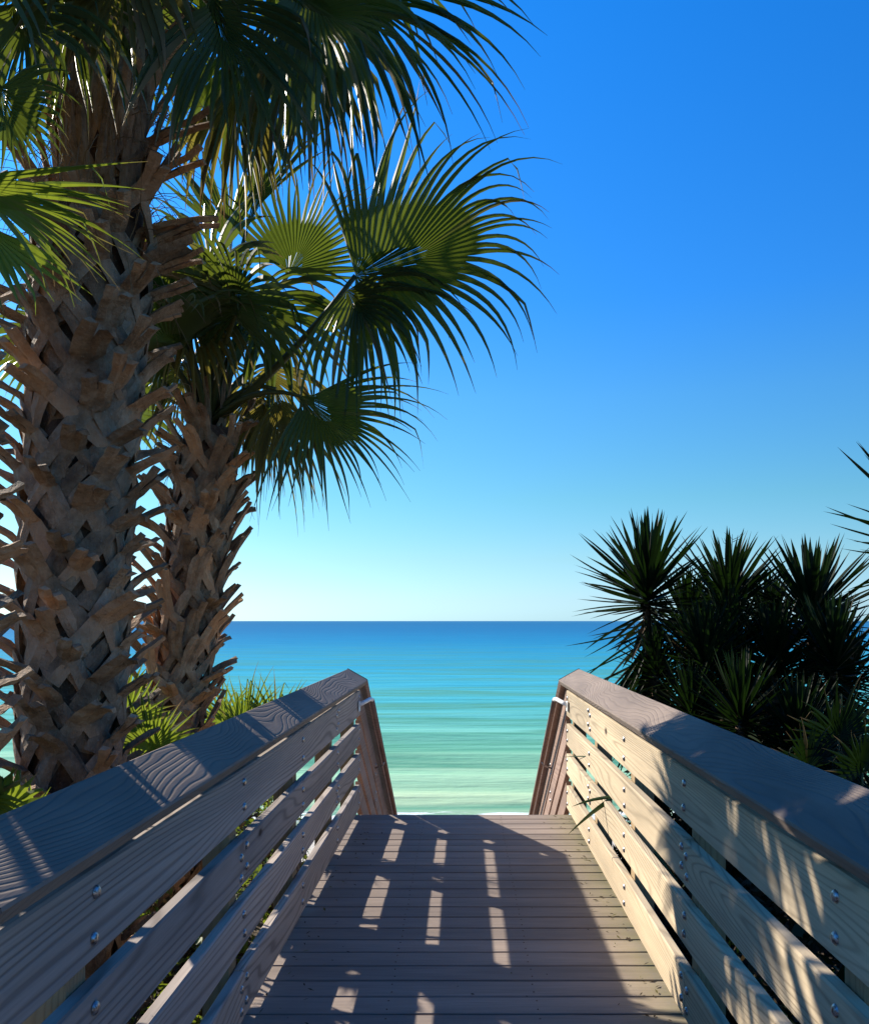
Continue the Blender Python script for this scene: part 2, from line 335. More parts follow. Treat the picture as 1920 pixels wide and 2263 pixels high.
ys = []; y = SHORE - 2.0
while y < 30000:
    ys.append(y); y += max(0.22, y * y / 7.0 / 1913 * 2.2) if y < 400 else y * 0.12
xr = 90
def swell(x, y):
    if y > 420: return 0.0
    a = 0.05 + 0.10 * max(0, 1 - (y - SHORE) / 60)
    ph = y + 1.6 * noise.noise(V((x * 0.035, y * 0.02, 1))) + 0.03 * x
    h = 0.0
    k = noise.noise(V((x * 0.03, y * 0.05, 5)))
    s = 0.5 + 0.5 * sin(ph * 2 * pi / 7.3)
    h += a * (0.6 + k) * s ** 3
    h += 0.03 * noise.noise(V((x * 0.16, y * 0.40, 2))) + 0.008 * noise.noise(V((x * 0.8, y * 1.7, 9)))
    for (y0_, amp, wd) in ((SHORE + 3.4, 0.20, 0.9), (37.0, 0.17, 1.0), (43.5, 0.26, 1.2), (52.5, 0.34, 1.4), (63.5, 0.30, 1.8), (78, 0.22, 2.2), (97, 0.22, 3.0)):
        yy_ = y - y0_ - 1.6 * noise.noise(V((x * 0.05, y0_, 4))) - 0.02 * x
        h += amp * (0.55 + 0.9 * noise.noise(V((x * 0.06, y0_ * 3.1, 8)))) * exp(-(yy_ / wd) ** 2)
    return h * (1 - y / 420)
vs, fs = [], []
for j, yy in enumerate(ys):
    w = yy * 0.75 + 3 if yy < 400 else yy * 1.6
    for i in range(xr + 1):
        x = (-0.5 + i / xr) * 2 * w
        vs.append((x, yy, SEA + swell(x, yy)))
for j in range(len(ys) - 1):
    for i in range(xr):
        a_ = j * (xr + 1) + i
        fs.append((a_, a_ + 1, a_ + xr + 2, a_ + xr + 1))
sea = ob('sea', mesh('sea', vs, fs, M_sea, True)); sea['kind'] = 'structure'

# ------------------------------------------------------------------ boardwalk
PITCH = 0.1445; YEND = 6.26
deck = thing('boardwalk', 'brown grooved plank walkway leading between the two railings to the stairs', 'boardwalk', (0, 2, 0))
def deck_plank_mesh(k):
    pr = rectprof(-PITCH / 2 + 0.0054, PITCH / 2 - 0.0054, -0.026, 0.0, 0.003)
    vs = []; n = len(pr)
    xs_ = [-0.86, 0.87]
    for x in xs_:
        for (p, z) in pr: vs.append((x, p, z))
    fs = [(j, (j + 1) % n, n + (j + 1) % n, n + j) for j in range(n)] + [tuple(range(n)), tuple(range(2 * n - 1, n - 1, -1))]
    return fixn(mesh('plank', vs, fs, M_deck))
dm = deck_plank_mesh(0)
for i in range(54):
    yc = YEND - PITCH * (i + 0.5)
    o = ob('plank', dm, deck, (random.uniform(-.004, .004), yc - 2, random.uniform(-.0012, .0012)))
for x in (-0.79, -0.27, 0.27, 0.79):
    vs, fs = extrude(rectprof(x - 0.02, x + 0.02, -0.22, -0.03), [(-1.5 - 2, 0, 0), (YEND - 2 - 0.01, 0, 0)])
    ob('joist', fixn(mesh('joist', vs, fs, M_post)), deck)
vs, fs = extrude(rectprof(-0.86, 0.86, -0.20, -0.032), [(YEND - 2 - 0.006, 0, 0), (YEND - 2 + 0.03, 0, 0)])
ob('fascia', fixn(mesh('fascia', vs, fs, M_stair)), deck)
screw = fixn(mesh('screw', *tube([(0, 0, 0), (0, 0, 0.0008)], 0.0035, 8), M_core))
for i in range(26):
    yc = YEND - PITCH * (i + 0.5)
    for x in (-0.27, 0.27):
        for d_ in (-0.035, 0.035):
            ob('screw', screw, deck, (x + random.uniform(-.004, .004), yc - 2 + d_, 0.0008))

# stairs down to the beach
SL = 0.62
st = thing('staircase', 'wooden steps going down from the end of the walkway to the beach', 'stairs', (0, YEND, 0))
tv = rectprof(0, 0.29, -0.036, 0.0)
for k in range(17):
    vs = [(x, p, z) for x in (-0.74, 0.75) for (p, z) in tv]; n = len(tv)
    fs = [(j, (j + 1) % n, n + (j + 1) % n, n + j) for j in range(n)] + [tuple(range(n)), tuple(range(2 * n - 1, n - 1, -1))]
    if k == 0: tm = fixn(mesh('tread', vs, fs, M_stair))
    ob('tread', tm, st, (0, 0.035 + k * 0.285, -0.178 * (k + 1)))
for x in (-0.775, 0.785):
    vs, fs = extrude(rectprof(x - 0.02, x + 0.02, -0.34, -0.06), [(0.03, 0, 0), (4.9, 0, -4.87 * SL)])
    ob('stringer', fixn(mesh('stringer', vs, fs, M_stair)), st)

# ------------------------------------------------------------------ railings
BOARDS = [(0.710, 0.896), (0.496, 0.652), (0.286, 0.433), (0.038, 0.203)]
ZO = 1.050
POSTS = [-0.55, 0.62, 1.76, 2.96, 4.05, 5.17, 6.24]
def dome(r=0.0145, h=0.009):
    vs, fs = [], []; n = 10
    for j, (rr, hh_) in enumerate(((1.0, 0), (0.92, 0.45), (0.6, 0.85))):
        for k in range(n):
            a = 2 * pi * k / n; vs.append((hh_ * h, cos(a) * r * rr, sin(a) * r * rr))
    vs.append((h, 0, 0))
    for j in range(2):
        for k in range(n):
            l = (k + 1) % n; fs.append((j * n + k, j * n + l, (j + 1) * n + l, (j + 1) * n + k))
    for k in range(n): fs.append((2 * n + k, 2 * n + (k + 1) % n, 3 * n))
    return fixn(mesh('bolt', vs, fs, M_bolt, True))
bolt_me = dome()
bolt_me2 = bolt_me.copy(); bolt_me2.transform(Matrix.Scale(-1, 4, V((1, 0, 0)))); fixn(bolt_me2)
def capprof(s, xin, zin, xout, zout, t=0.043, c=0.005):
    a = V((xin, zin)); b_ = V((xout, zout)); d_ = (b_ - a).normalized(); nrm = V((-d_.y, d_.x))
    if nrm.y > 0: nrm = -nrm
    pts = [a + d_ * c, b_ - d_ * c, b_ + nrm * c, b_ + nrm * (t - c), b_ + nrm * t - d_ * c, a + nrm * t + d_ * c, a + nrm * (t - c), a + nrm * c]
    return [(p.x, p.y) for p in pts]
def railing(s, xf, xin, xout):
    side = 'left' if s < 0 else 'right'
    lab = ('grey weathered wooden railing on the shaded side, below the palms' if s < 0 else 'sun-striped wooden railing below the yuccas, with leaf blades poking through')
    R = thing('railing', lab, 'railing', (s * 0.8, 2, 0), 'level railings beside the walkway')
    ox, oy = -s * 0.8, -2
    def put(name, prof, y0, y1, mat, wob=0.0, seed=0):
        nseg = max(2, int((y1 - y0) / 0.4))
        path = []
        for i in range(nseg + 1):
            y = y0 + (y1 - y0) * i / nseg
            path.append((y - (y0 + y1) / 2, wob * noise.noise(V((y * 0.8, seed * 3.3, s))), wob * noise.noise(V((y * 0.8, seed * 3.3 + 9, s)))))
        vs, fs = extrude(prof, path)
        return ob(name, fixn(mesh(name, vs, fs, mat)), R, (ox, (y0 + y1) / 2 + oy, 0))
    th = 0.038
    for bi, (z0, z1) in enumerate(BOARDS):
        x0, x1 = sorted((xf, xf + s * th))
        joint = [2.96, 5.17][bi % 2 == 0] if True else 0
        # top and third boards are long, joints staggered
        spans = [(-1.6, joint - 0.0015), (joint + 0.0015, 6.31)]
        if bi % 2 == 0: spans = [(-1.6, 0.62), (0.623, 5.168), (5.171, 6.31)]
        for k, (a, b_) in enumerate(spans):
            put('plank', rectprof(x0, x1, z0 + random.uniform(-.002, .002), z1 + random.uniform(-.002, .002), 0.005), a, b_, M_pine_shade if s < 0 else M_pine, 0.003, bi * 5 + k)
        for pi_, py in enumerate(POSTS):
            if py > 6: ys_ = [6.245]
            elif (bi % 2 == 1 and py == 2.96) or (bi % 2 == 0 and py == 5.17): ys_ = [py - 0.035, py + 0.035]
            else: ys_ = [py]
            for q, yy in enumerate(ys_):
                for f_ in (0.27, 0.73):
                    zz = z0 + (z1 - z0) * f_ + (0.012 if q else -0.008) * (len(ys_) > 1)
                    ob('bolt', bolt_me2 if s > 0 else bolt_me, R, (xf + ox, yy + oy + random.uniform(-.006, .006), zz + random.uniform(-.005, .005)))
    for py in POSTS:
        xa, xb = sorted((xf + s * (th + 0.001), xf + s * (th + 0.09)))
        zi = 0.918 + (0.0 if True else 0)
        y0, y1 = py - 0.045, py + 0.045
        slope = (ZO - 0.9655) / 0.15
        zt_in = 0.9655 + (abs(xf + s * th) - abs(xin)) * slope - 0.052; zt_out = 0.9655 + (abs(xf + s * (th + 0.09)) - abs(xin)) * slope - 0.052
        vs = []
        for (x, zt) in ((xf + s * (th + .001), zt_in), (xf + s * (th + 0.09), zt_out)):
            for y in (y0, y1): vs += [(x, y, -0.9), (x, y, zt)]
        fs = [(0, 1, 3, 2), (4, 5, 7, 6), (0, 1, 5, 4), (2, 3, 7, 6), (1, 3, 7, 5), (0, 2, 6, 4)]
        me = mesh('post', vs, fs, M_post); me.transform(Matrix.Translation(V((0, -py, 0)))); fixn(me)
        ob('post', me, R, (ox, py + oy, 0))
    xa, xb = sorted((xf + s * 0.130, xf + s * 0.168))
    xa, xb = xf + s * 0.0915, xf + s * 0.113
    zt = lambda x: 0.9655 + (abs(x) - abs(xin)) * (ZO - 0.9655) / abs(xout - xin) - 0.0525
    put('cap_gap_blocker', [(xa, 0.972), (xb, 0.972), (xb, zt(xb)), (xa, zt(xa))], -1.6, 6.29, M_post, 0, 3)  # added strip, unseen under the cap, keeps sun from passing above the boards
    cp = capprof(s, xin, 0.9655, xout, ZO)
    put('cap', cp, -1.6, 1.30, M_cap, 0, 1); put('cap', cp, 1.303, 6.33, M_cap, 0, 2)
    # ---- stair railing
    T = thing('stair_railing', ('brown railing descending the stairs beyond the shaded grey railing' if s < 0 else 'pinkish railing descending the stairs beyond the sunlit railing'), 'railing', (s * 0.8, 6.34, 0), 'stair railings')
    def putS(name, prof, y0, y1, mat):
        path = [(y0 - 6.34, 0, -(y0 - 6.34) * SL), (y1 - 6.34, 0, -(y1 - 6.34) * SL)]
        vs, fs = extrude(prof, path)
        return ob(name, fixn(mesh(name, vs, fs, mat)), T, (ox, 0, 0))
    for bi, (z0, z1) in enumerate(BOARDS):
        x0, x1 = sorted((xf, xf + s * th)); putS('plank', rectprof(x0, x1, z0, z1 + 0.02, 0.005), 6.335, 11.2, M_stair)
    putS('cap', cp, 6.333, 11.4, M_stair)
    for py in (7.45, 8.6, 9.75, 10.9):
        for bi, (z0, z1) in enumerate(BOARDS):
            for f_ in (0.3, 0.75): ob('bolt', bolt_me2 if s > 0 else bolt_me, T, (xf + ox, py - 6.34, z0 + (z1 - z0) * f_ - (py - 6.34) * SL))
        xa, xb = sorted((xf + s * (th + 0.001), xf + s * (th + 0.09)))
        vs, fs = extrude([(xa, -1.2), (xb, -1.2), (xb, 0.90), (xa, 0.90)], [(py - 6.34 - 0.045, 0, -(py - 6.34) * SL), (py - 6.34 + 0.045, 0, -(py - 6.34) * SL)])
        ob('post', fixn(mesh('post', vs, fs, M_stair)), T, (ox, 0, 0))
    # grab rail with its white return at the top
    xh = xin - s * 0.022
    pts = [(xh, 6.40 - 6.34 + t, 0.842 - 0.03 - t * 0.6) for t in (0, 1.2, 2.4, 3.6, 4.7)]
    hr = ob('handrail', fixn(mesh('handrail', *tube(pts, 0.019, 10), M_stair, True)), T, (ox, 0, 0))
    pts = [(xf - s * 0.012, -0.16, 0.80), (xf - s * 0.035, -0.13, 0.812), (xh + s * 0.01, 0.0, 0.826), (xh, 0.05, 0.82), (xh, 0.10, 0.79)]
    ob('return_tube', fixn(mesh('return_tube', *tube(pts, 0.0155, 10), M_white, True)), hr)
    vs, fs = extrude(rectprof(xf - s * 0.012 - 0.004, xf - s * 0.012 + 0.004, 0.755, 0.825, 0.001), [(-0.20, 0, 0), (-0.13, 0, 0)])
    ob('mounting_plate', fixn(mesh('mounting_plate', vs, fs, M_white)), hr)
    for t in (1.0, 2.3, 3.6):
        pts = [(xf, 0.06 + t, 0.74 - t * 0.6), (xh + s * 0.01, 0.06 + t, 0.765 - t * 0.6), (xh, 0.06 + t, 0.80 - t * 0.6)]
        ob('bracket', fixn(mesh('bracket', *tube(pts, 0.008, 6), M_bolt, True)), hr)
    return R
railing(-1, -0.747, -0.690, -0.840)
railing(1, 0.757, 0.700, 0.852)

# ------------------------------------------------------------------ palms
def strap(path, wid, thick, vs, fs, inner=0):
    """ribbon along path (list of Vector), wid list, normals approx outward; appended to vs, fs"""
    base = len(vs); m = len(path)
    for i, (p, w, nrm, th) in enumerate(zip(path, wid, thick[0], thick[1])):
        t = (path[min(i + 1, m - 1)] - path[max(i - 1, 0)]).normalized()
        sdir = t.cross(nrm).normalized(); n2 = sdir.cross(t).normalized()
        vs += [p - sdir * w, p + n2 * th * 0.55, p + sdir * w, p - n2 * th]
    for i in range(m - 1):
        for k in range(4):
            l = (k + 1) % 4
            fs.append((base + i * 4 + k, base + i * 4 + l, base + (i + 1) * 4 + l, base + (i + 1) * 4 + k))
    fs.append((base, base + 1, base + 2, base + 3)); e = base + (m - 1) * 4
    fs.append((e + 3, e + 2, e + 1, e))

def boot_mesh(r, L=0.30, w=0.036, spread=0.14, out=0.13, up=0.10, rnd=random, mat=None, drop=0.17):
    """a split leaf base: two legs that hug the trunk and meet in a cut stub that arches outwards"""
    vs, fs = [], []
    curl = rnd.uniform(0.0, 0.75); jag = rnd.uniform(-0.025, 0.025); tilt = rnd.uniform(-0.025, 0.025)
    def wrap(x, y, z):
        a = x / r; return V(((r + y) * sin(a), (r + y) * cos(a), z))
    asym = rnd.uniform(0.8, 1.2)
    for sgn in (-1, 1):
        pts, nr, wd, th = [], [], [], []
        for i in range(11):
            t = i / 10
            if t < 0.5:
                u = t / 0.5
                sp_ = spread * (asym if sgn > 0 else 2 - asym)
                x = sgn * (sp_ * (1 - u) + w * 0.36 * u); y = -0.004 + 0.040 * u ** 1.3 ; z = -drop * (1 - u) ** 0.95
                ww = w * (0.80 - 0.12 * u)
            else:
                u = (t - 0.5) / 0.5
                x = sgn * w * 0.36 * (1 - 0.1 * u) + tilt * u * u; y = 0.036 + out * u ** 1.15; z = up * (1.25 * u - curl * 0.55 * u * u)
                ww = w * (0.66 - 0.12 * u)
                if i == 10: y += jag * sgn * 0.7; z += jag * sgn
            q = wrap(x, 0, z); nn = V((q.x, q.y, 0)).normalized()
            if t > 0.5: nn = (nn * (1 - 0.5 * (t - .5) * 2) + V((0, 0, 1)) * -0.8 * (t - .5) * 2).normalized()
            pts.append(wrap(x, y, z)); nr.append(nn); wd.append(ww); th.append(0.015 + 0.006 * (1 - t))
        strap(pts, wd, (nr, th), vs, fs)
    vs = [v + V((rnd.uniform(-1, 1), rnd.uniform(-1, 1), rnd.uniform(-1, 1))) * 0.0032 for v in vs]
    return fixn(mesh('leaf_base', vs, fs, mat))

def trunk_path(pts):
    pts = [V(p) for p in pts]
    def at(z):
        for a, b_ in zip(pts, pts[1:]):
            if z <= b_.z: 
                t = (z - a.z) / (b_.z - a.z); return a.lerp(b_, t)
        return pts[-1].copy()
    return at

def frond_mesh(a, nrm, R, span, Nseg, droop, costa=0.22, split=0.38, fold=0.5, cup=0.1, rnd=random, mat=None, ragged=0.16, wide=0.9, tipfrac=0.95, recurve=0.5):
    """costapalmate fan in the frame: a = axis, nrm = upper face normal"""
    a = V(a).normalized(); nrm = V(nrm); nrm = (nrm - a * nrm.dot(a)).normalized(); b_ = nrm.cross(a)
    g = V((0, 0, -1)); vs, fs = [], []
    sp = radians(span); dth = sp / Nseg
    NS = 12
    def cpt(th):
        c = max(0.0, cos(th * min(1, pi / sp))); k = (c ** 1.5) * costa * R
        return a * k - nrm * (recurve * k * k / (costa * R + 1e-6)) * 0.5
    wav = [rnd.uniform(-0.05, 0.05) for _ in range(Nseg + 1)]; sd = rnd.uniform(0, 50)
    def dirn(th, j): return (a * cos(th) + b_ * sin(th) + nrm * (cup + 0.22 * noise.noise(V((th * 1.6, sd, 0))))).normalized()
    for i in range(Nseg):
        tl = -sp / 2 + dth * i; tr = tl + dth; th = (tl + tr) / 2
        ol, orr, org = cpt(tl), cpt(tr), cpt(th)
        L = R * (0.68 + 0.32 * max(0, cos(th * 0.62))) * (1 + rnd.uniform(-ragged, ragged)) - org.length * 0.6
        rs = split * R * (0.75 + 0.25 * cos(th * 0.6)) * rnd.uniform(0.9, 1.08)
        dr = droop * rnd.uniform(0.55, 1.45)
        bend = rnd.random() < 0.16; brk = rnd.uniform(0.55, 0.8); side = rnd.uniform(-0.8, 0.8); kink = rnd.uniform(-0.12, 0.12)
        dl, drr, d0 = dirn(tl, i), dirn(tr, i + 1), dirn(th, i)
        base = len(vs); K1 = 4; tv_ = rnd.uniform(0.78, 1.0)
        for k in range(K1 + 1):
            r_ = rs * k / K1; o_k = min(1.0, k / 1.0)
            el_ = ol * o_k + dl * (r_ + 0.001); er = orr * o_k + drr * (r_ + 0.001); wv = (er - el_); md = (el_ + er) / 2
            vs += [el_, md + nrm * fold * wv.length, er]
        p = md.copy(); s0 = wv.normalized(); hw0 = wv.length * 0.5 * wide; d_ = d0.copy()
        K2 = NS - K1; ds = (L - rs) / K2
        d_ = (d_ + s0 * kink).normalized()
        for k in range(1, K2 + 1):
            u = k / K2
            d_ = (d_ + g * dr * (0.4 + u) * 2.0 / K2 + s0 * side * u * 0.10 + (g * 1.3 if bend and u > brk and u < brk + .2 else V((0, 0, 0)))).normalized()
            p = p + d_ * ds
            r_ = rs + (L - rs) * u; rm = max(rs, 0.42 * R); hm = hw0 * rm / max(rs, 1e-4)
            hw = hw0 * r_ / rs if r_ < rm else hm * max(0.035, max(0.0, 1 - (r_ - rm) / max(1e-4, L - rm)) ** 1.1)
            if k == K2: hw = 0.0005
            sd_ = (s0 - d_ * s0.dot(d_)).normalized(); up = sd_.cross(d_).normalized()
            if up.dot(nrm) < 0: up = -up
            vs += [p - sd_ * hw, p + up * fold * hw * 2, p + sd_ * hw]
        for k in range(NS):
            q = base + k * 3
            fs += [(q, q + 1, q + 4, q + 3), (q + 1, q + 2, q + 5, q + 4)]
    me = mesh('frond', vs, fs, mat); at_ = me.attributes.new('tip', 'FLOAT', 'POINT')
    per = (NS + 1) * 3; vals = []
    for i in range(Nseg):
        t0 = rnd.uniform(0.70, 1.02); old = 0.8 if rnd.random() < 0.05 else 0.0
        for k in range(NS + 1):
            v_ = max(old * (k / NS), min(1.0, max(0.0, (k / NS - t0) * 5)))
            vals += [v_, v_, v_]
    at_.data.foreach_set('value', vals)
    return me

def add_frond(palm, base, hub, toward, nrm, R, span=280, Nseg=44, droop=0.5, mat=None, name='frond', sag=0.08, prad=0.011, **kw):
    base, hub = V(base), V(hub); axis = (V(toward) - hub).normalized()
    me = frond_mesh(axis, nrm, R, span, Nseg, droop, mat=mat or M_frond, **kw)
    o = ob(name, me, palm, hub - palm.location)
    if prad:
        pts = []; n = 7
        mid = (hub - base)
        for i in range(n):
            t = i / (n - 1); q = base + mid * t + V((0, 0, 1)) * sag * 4 * t * (1 - t)
            pts.append(q - hub)
        ob('petiole', fixn(mesh('petiole', *tube(pts, [prad * (1.9 - 1.0 * i / (n - 1)) for i in range(n)], 6), M_petiole, True)), o)
    return o

def palm(label, path, z0, z1, r0, r1, dens, bootmat, seed, out=0.13, up=0.10, w=0.040, nmesh=9, spread=0.14, drop=0.17):
    rnd = random.Random(seed); at = trunk_path(path)
    base = at(z0); T = thing('palm_tree', label, 'palm tree', (base.x, base.y, ground_z(base.x, base.y)), 'tall palms left of the walkway')
    # core
    vs, fs = [], []; n = 18; rows = int((z1 - z0) / 0.06)
    for j in range(rows + 1):
        z = z0 + (z1 - z0) * j / rows; c = at(z); r = r0 + (r1 - r0) * j / rows
        for k in range(n):
            a = 2 * pi * k / n; rr = r * (0.93 + 0.14 * noise.noise(V((cos(a) * 2, sin(a) * 2, z * 9 + seed))))
            vs.append(V((c.x + cos(a) * rr, c.y + sin(a) * rr, z)) - T.location)
    for j in range(rows):
        for k in range(n):
            l = (k + 1) % n; fs.append((j * n + k, j * n + l, (j + 1) * n + l, (j + 1) * n + k))
    ob('trunk', mesh('trunk', vs, fs, M_core, True), T)
    ms = [boot_mesh((r0 + r1) / 2, w=w * rnd.uniform(.85, 1.25), spread=spread * rnd.uniform(0.8, 1.2), out=out * rnd.uniform(0.55, 1.25), up=up * rnd.uniform(0.5, 1.3), rnd=rnd, mat=bootmat, drop=drop) for _ in range(nmesh)]
    nb = int((z1 - z0) * dens)
    for i in range(nb):
        z = z0 + 0.05 + (z1 - z0 - 0.02) * i / nb + rnd.uniform(-.012, .012); c = at(z)
        az = i * 2.39996 + rnd.uniform(-.18, .18); r = r0 + (r1 - r0) * (z - z0) / (z1 - z0)
        k = r / ((r0 + r1) / 2)
        q = Matrix.Rotation(az, 3, 'Z') @ Matrix.Rotation(rnd.uniform(-.13, .13), 3, 'Y') @ Matrix.Rotation(rnd.uniform(-.07, .09), 3, 'X')
        ob('leaf_base', ms[rnd.randrange(nmesh)], T, V((c.x, c.y, z)) - T.location, q.to_quaternion(), (k, k, rnd.uniform(0.9, 1.12)))
    return T, at

def crown(T, at, ztop, seed, count, R=(0.75, 1.0), pet=(0.5, 0.8), elev=(-20, 75), azr=(0, 360), mat=None, Nseg=38, skip=None):
    rnd = random.Random(seed); c = at(ztop)
    for i in range(count):
        az = radians(azr[0] + (azr[1] - azr[0]) * ((i * 0.618034 + rnd.uniform(-.05, .05)) % 1.0)); el = radians(elev[0] + (elev[1] - elev[0]) * ((i + 0.5) / count))
        d_ = V((cos(az) * cos(el), sin(az) * cos(el), sin(el)))
        Lp = rnd.uniform(*pet)
        hub = c + V((0, 0, 0.05)) + d_ * Lp
        if skip and skip(hub): continue
        tow = hub + (d_ + V((0, 0, -0.45 - 0.3 * cos(el)))).normalized()
        nrm = V((-sin(el) * cos(az), -sin(el) * sin(az), cos(el))) + V((rnd.uniform(-.5, .5), rnd.uniform(-.5, .5), 0.1))
        m_ = mat or (M_frond_y if el < radians(-5) and rnd.random() < .6 else M_frond)
        add_frond(T, c + V((cos(az), sin(az), 0)) * 0.04, hub, tow, nrm, rnd.uniform(*R), span=rnd.uniform(230, 310), Nseg=Nseg, droop=rnd.uniform(0.35, 0.9), mat=m_, rnd=rnd, sag=0.06)

# nearest palm, mostly outside the left edge
T0, at0 = palm('palm at the left edge, nearest, only the ends of its leaf bases showing', [(-1.53, 2.45, -0.6), (-1.54, 2.45, 1.2), (-1.60, 2.45, 2.6), (-1.63, 2.45, 3.2)], -0.55, 2.9, 0.15, 0.14, 38, M_boot, 11, out=0.09, up=0.09, w=0.050)
# big palm
T1, at1 = palm('tallest thick palm trunk wrapped in criss-cross grey leaf bases', [(-1.62, 3.55, -0.6), (-1.60, 3.55, 1.0), (-1.58, 3.55, 2.0), (-1.50, 3.52, 2.9), (-1.41, 3.50, 3.9), (-1.38, 3.5, 4.4)], -0.55, 3.05, 0.160, 0.200, 58, M_boot, 21, out=0.145, up=0.09, w=0.044, spread=0.165, drop=0.225)
# second palm
T2, at2 = palm('shorter slimmer palm farther back with tan leaf bases and full crown', [(-1.66, 4.72, -0.8), (-1.585, 4.72, 0.9), (-1.48, 4.72, 1.56), (-1.415, 4.70, 2.1), (-1.365, 4.70, 2.5), (-1.34, 4.7, 2.8)], -0.75, 2.44, 0.150, 0.135, 66, M_boot2, 31, out=0.120, up=0.12, w=0.037, spread=0.135, drop=0.175)

# upper part of the big palm: long cut stubs, upright petiole bases and hanging fibre
rnd = random.Random(5)
stub_ms = [boot_mesh(0.15, w=0.036, spread=0.10, out=o_, up=u_, rnd=rnd, mat=M_boot2) for (o_, u_) in ((0.26, 0.10), (0.30, 0.08), (0.20, 0.26), (0.10, 0.34), (0.06, 0.38))]
for (z, azd, k) in ((2.98, -84, 1), (3.16, -92, 0), (2.80, -80, 0), (3.34, -85, 0), (3.0, 100, 0), (3.2, 60, 1)):
    c = at1(z); ob('leaf_base', stub_ms[k], T1, c - T1.location, Matrix.Rotation(radians(azd), 3, 'Z').to_quaternion())
for i in range(95):
    z = 3.0 + 1.25 * i / 95; c = at1(z)
    ob('leaf_base', stub_ms[rnd.choice((2, 3, 3, 4, 4))], T1, c - T1.location, (Matrix.Rotation(i * 2.39996, 3, 'Z') @ Matrix.Rotation(rnd.uniform(-.2, .2), 3, 'Y')).to_quaternion(), (0.9 - 0.2 * (z - 3) / 1.3,) * 2 + (1,))
vs, fs = [], []
for j in range(22):
    z = 2.9 + 1.5 * j / 21; c = at1(z); r = 0.15 - 0.05 * j / 21
    for k in range(14):
        a = 2 * pi * k / 14; vs.append(V((c.x + cos(a) * r, c.y + sin(a) * r, z)) - T1.location)
for j in range(21):
    for k in range(14):
        l = (k + 1) % 14; fs.append((j * 14 + k, j * 14 + l, (j + 1) * 14 + l, (j + 1) * 14 + k))
ob('upper_trunk', mesh('upper_trunk', vs, fs, M_core, True), T1)
def fibres(T, at, za, zb, n, seed, r=0.19):
    rnd = random.Random(seed); vs, fs = [], []
    for i in range(n):
        z = rnd.uniform(za, zb); c = at(z); a = rnd.uniform(0, 2 * pi)
        p = V((c.x + cos(a) * r, c.y + sin(a) * r, z)) - T.location
        d_ = V((cos(a) * rnd.uniform(.1, .9), sin(a) * rnd.uniform(.1, .9), rnd.uniform(-.6, 1.0))).normalized()
        pts = []; L = rnd.uniform(0.12, 0.42)
        for k in range(6):
            pts.append(p.copy()); p = p + d_ * L / 5; d_ = (d_ + V((rnd.uniform(-.25, .25), rnd.uniform(-.25, .25), -0.38))).normalized()
        v, f = tube(pts, [0.0022, 0.002, 0.0018, 0.0015, 0.0012, 0.0007], 3, False); b0 = len(vs); vs += v; fs += [tuple(q + b0 for q in ff) for ff in f]
    o = ob('hanging_fibre', mesh('hanging_fibre', vs, fs, M_fibre), T); o['kind'] = 'stuff'
fibres(T1, at1, 2.75, 4.1, 420, 3); fibres(T2, at2, 2.2, 2.55, 50, 5, 0.12)

# crown of the second palm: the fans that can be told apart
c2 = at2(2.45) + V((0, 0, 0.02))
TOCAM = V((0.1, -1, 0.25))
def F2(hub, tow, R, span, **kw):
    base = kw.pop('base', c2)
    return add_frond(T2, base, hub, tow, kw.pop('nrm', TOCAM), R, span, **kw)
R_ = random.Random(77)
F2(P(722, 560, 4.45), P(960, 470, 4.2), 1.02, 200, Nseg=46, droop=0.66, nrm=V((-0.25, -1, 0.15)), costa=0.30, rnd=R_, sag=-0.06, prad=0.014, cup=0.05, recurve=0.2, split=0.36, wide=0.68)
F2(P(705, 590, 4.40), P(800, 740, 4.2), 0.74, 170, Nseg=22, droop=0.80, nrm=V((-0.1, -1, -0.1)), costa=0.15, rnd=R_, prad=0, cup=0.05, split=0.20, wide=0.5)
F2(P(610, 805, 4.35), P(740, 900, 4.2), 0.72, 140, Nseg=34, droop=0.45, nrm=V((0.0, -1, 0.35)), costa=0.2, rnd=R_, split=0.34, wide=0.68)
F2(P(585, 560, 5.05), P(650, 420, 5.1), 0.70, 160, Nseg=30, droop=0.06, costa=0.15, rnd=R_, split=0.36, wide=0.75)
F2(P(480, 640, 4.35), P(470, 500, 4.0), 0.60, 300, Nseg=34, droop=0.5, nrm=V((0.0, -1, -0.35)), rnd=R_, split=0.2, wide=0.65)
F2(P(520, 600, 4.8), P(640, 720, 4.7), 0.72, 220, Nseg=28, droop=0.9, rnd=R_, split=0.15, wide=0.6)
F2(P(400, 620, 4.6), P(360, 700, 4.4), 0.60, 230, Nseg=30, droop=0.9, mat=M_frond_y, rnd=R_, split=0.15, wide=0.6)
F2(P(500, 470, 4.9), P(545, 320, 4.9), 0.75, 60, Nseg=14, droop=0.08, rnd=R_, split=0.25)
F2(P(470, 520, 4.9), P(440, 330, 5.0), 0.70, 80, Nseg=16, droop=0.10, rnd=R_, split=0.25)
F2(P(535, 800, 4.75), P(545, 960, 4.7), 0.58, 120, Nseg=30, droop=1.1, mat=M_frond_y, rnd=R_, ragged=0.35, split=0.08, wide=0.5)
F2(P(545, 740, 5.0), P(580, 860, 5.0), 0.55, 160, Nseg=26, droop=1.0, mat=M_frond_y, rnd=R_, ragged=0.25, split=0.1, wide=0.5)
F2(P(370, 740, 4.9), P(350, 850, 4.9), 0.46, 160, Nseg=24, droop=0.8, mat=M_frond_y, rnd=R_, ragged=0.2, split=0.12, wide=0.6)
